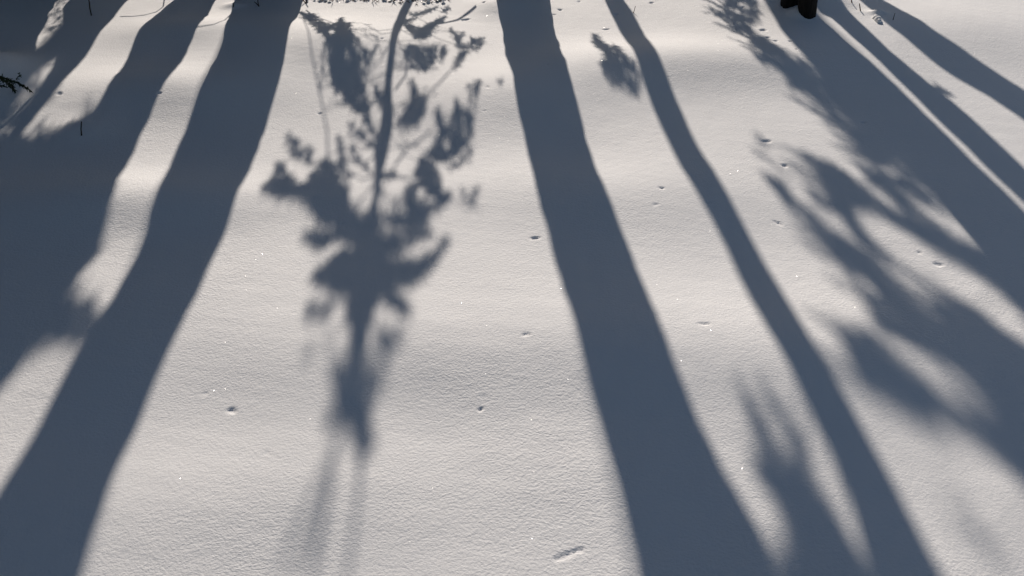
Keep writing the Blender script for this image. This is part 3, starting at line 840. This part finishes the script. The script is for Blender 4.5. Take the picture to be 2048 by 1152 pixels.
stick('dry_stem', (1267, 26), [[(1267, 26), (1269, 19), (1271, 12)]], .0022, 'tiny stem beside the narrow shadow near the top edge', 'stem', M_STEM)
stick('bare_twig', (612, 7), [[(612, 7), (613, 1), (617, -10)], [(612, 7), (608, 3), (604, -6)]], .0042, 'dark twig at the top edge right of the broad shadow', 'twig', M_STEM)
stick('bare_twig', (467, 14), [[(467, 14), (467, 10), (468, 4)]], .0034, 'dark nub poking from the snow lump left of the broad shadow', 'twig', M_STEM)

# snow capped grass tuft, right of the forked tree
b = hit(1755, 41)
tu = empty('grass_tuft', b, 'small snow capped grass tuft between the two slanting shadows', 'grass tuft')
mb = MB()
dist = float(np.linalg.norm(b - np.array([0, 0, CAM_H])))
mb = MB()
q = hit(1752, 36)
for (lx, ly, lr) in ((1752, 38, .019), (1755, 42, .020), (1758, 45, .016)):
    q = hit(lx, ly)
    mb.lump(q + np.array([0, .006, .002]), lr, 1.0)
tag(mb.build('snow_cap', M_LOAD, tu, smooth=True), kind='stuff')
mb = MB()
for k in range(4):
    t = random.random()
    p = np.array([*(hit(1749 + 10 * t, 40 + 6 * t)[:2]), 0.0]); p[2] = float(height(p[0], p[1])) - .005
    mb.blade(p + np.array([0, .015, 0]), np.array([random.gauss(-.1, .35), random.gauss(0, .3), 1.0]), random.uniform(.02, .042), .0014)
tag(mb.build('grass_blades', M_GRASS, tu), kind='stuff')
place(tu)

# snow speckled litter just inside the top edge
a0, a1 = hit(612, 1), hit(892, 1)
lt = MB(); ls = MB()
for k in range(420):
    t = random.random()
    y = a0[1] + random.uniform(-.03, .35)
    x = a0[0] + (a1[0] - a0[0]) * t
    z = float(height(x, y))
    lt.blade(np.array([x, y, z - .004]), np.array([random.gauss(0, 1), random.gauss(0, .6), random.uniform(.1, .9)]), random.uniform(.02, .06), .0026)
for k in range(260):
    t = random.random()
    y = a0[1] + random.uniform(-.02, .35)
    x = a0[0] + (a1[0] - a0[0]) * t
    ls.lump((x, y, float(height(x, y)) + random.uniform(0, .014)), random.uniform(.005, .013), .8)
li = lt.build('grass_litter', M_GRASS)
tag(li, 'snow speckled dead grass along the top edge by the young pine shadow', 'dead grass', kind='stuff')
o = ls.build('snow_crumbs', M_LOAD, smooth=True)
tag(o, 'white snow crumbs scattered on the dead grass at the top edge', 'snow crumbs', kind='stuff')

# conifer sprig poking out of a drift at the left edge
yb = hit(30, 196)[1]
sp = empty('fir_sprig', hit(0, 190), 'dark green fir sprig poking from a drift at the left edge', 'sprig')
def shoot(px_pts, r, nl, count):
    pts = [up_at(x, y, yb - .02 + .015 * i) for i, (x, y) in enumerate(px_pts)]
    mb = MB(); mb.tube(pts, list(np.linspace(r, r * .5, len(pts))), n=6)
    o = mb.build('twig', M_TWIG, sp)
    nb = MB()
    acc = np.r_[0, np.cumsum([np.linalg.norm(pts[i + 1] - pts[i]) for i in range(len(pts) - 1)])]
    A = np.array(pts)
    for k in range(count):
        s_ = acc[-1] * (k + .5) / count
        p = np.array([np.interp(s_, acc, A[:, i]) for i in range(3)])
        p2 = np.array([np.interp(min(acc[-1], s_ + .01), acc, A[:, i]) for i in range(3)])
        t = p2 - p if np.linalg.norm(p2 - p) > 1e-6 else A[-1] - A[-2]
        t = t / np.linalg.norm(t)
        d = t * random.uniform(.5, 1.1) + np.array([random.gauss(0, .35), random.gauss(0, .45), random.gauss(-.35, .5)])
        nb.blade(p, d, nl * random.uniform(.7, 1.2), .0023)
    tag(nb.build('needles', M_NEEDLE, o), kind='stuff')
shoot([(-30, 138), (3, 157), (15, 165), (25, 174), (31, 184)], .0028, .020, 130)
shoot([(-6, 150), (20, 160), (34, 164), (47, 172), (61, 180)], .0022, .019, 110)
shoot([(32, 160), (39, 150), (38, 147)], .0014, .014, 16)
shoot([(-30, 172), (0, 171), (10, 172)], .0022, .019, 34)
shoot([(26, 173), (23, 165), (19, 160)], .0014, .015, 18)
place(sp)
mb = MB()

for r_ in (tA, tB, tC):
    place(r_)
for o in list(bpy.data.objects):
    if o.type == 'EMPTY' and o.parent is None: place(o)
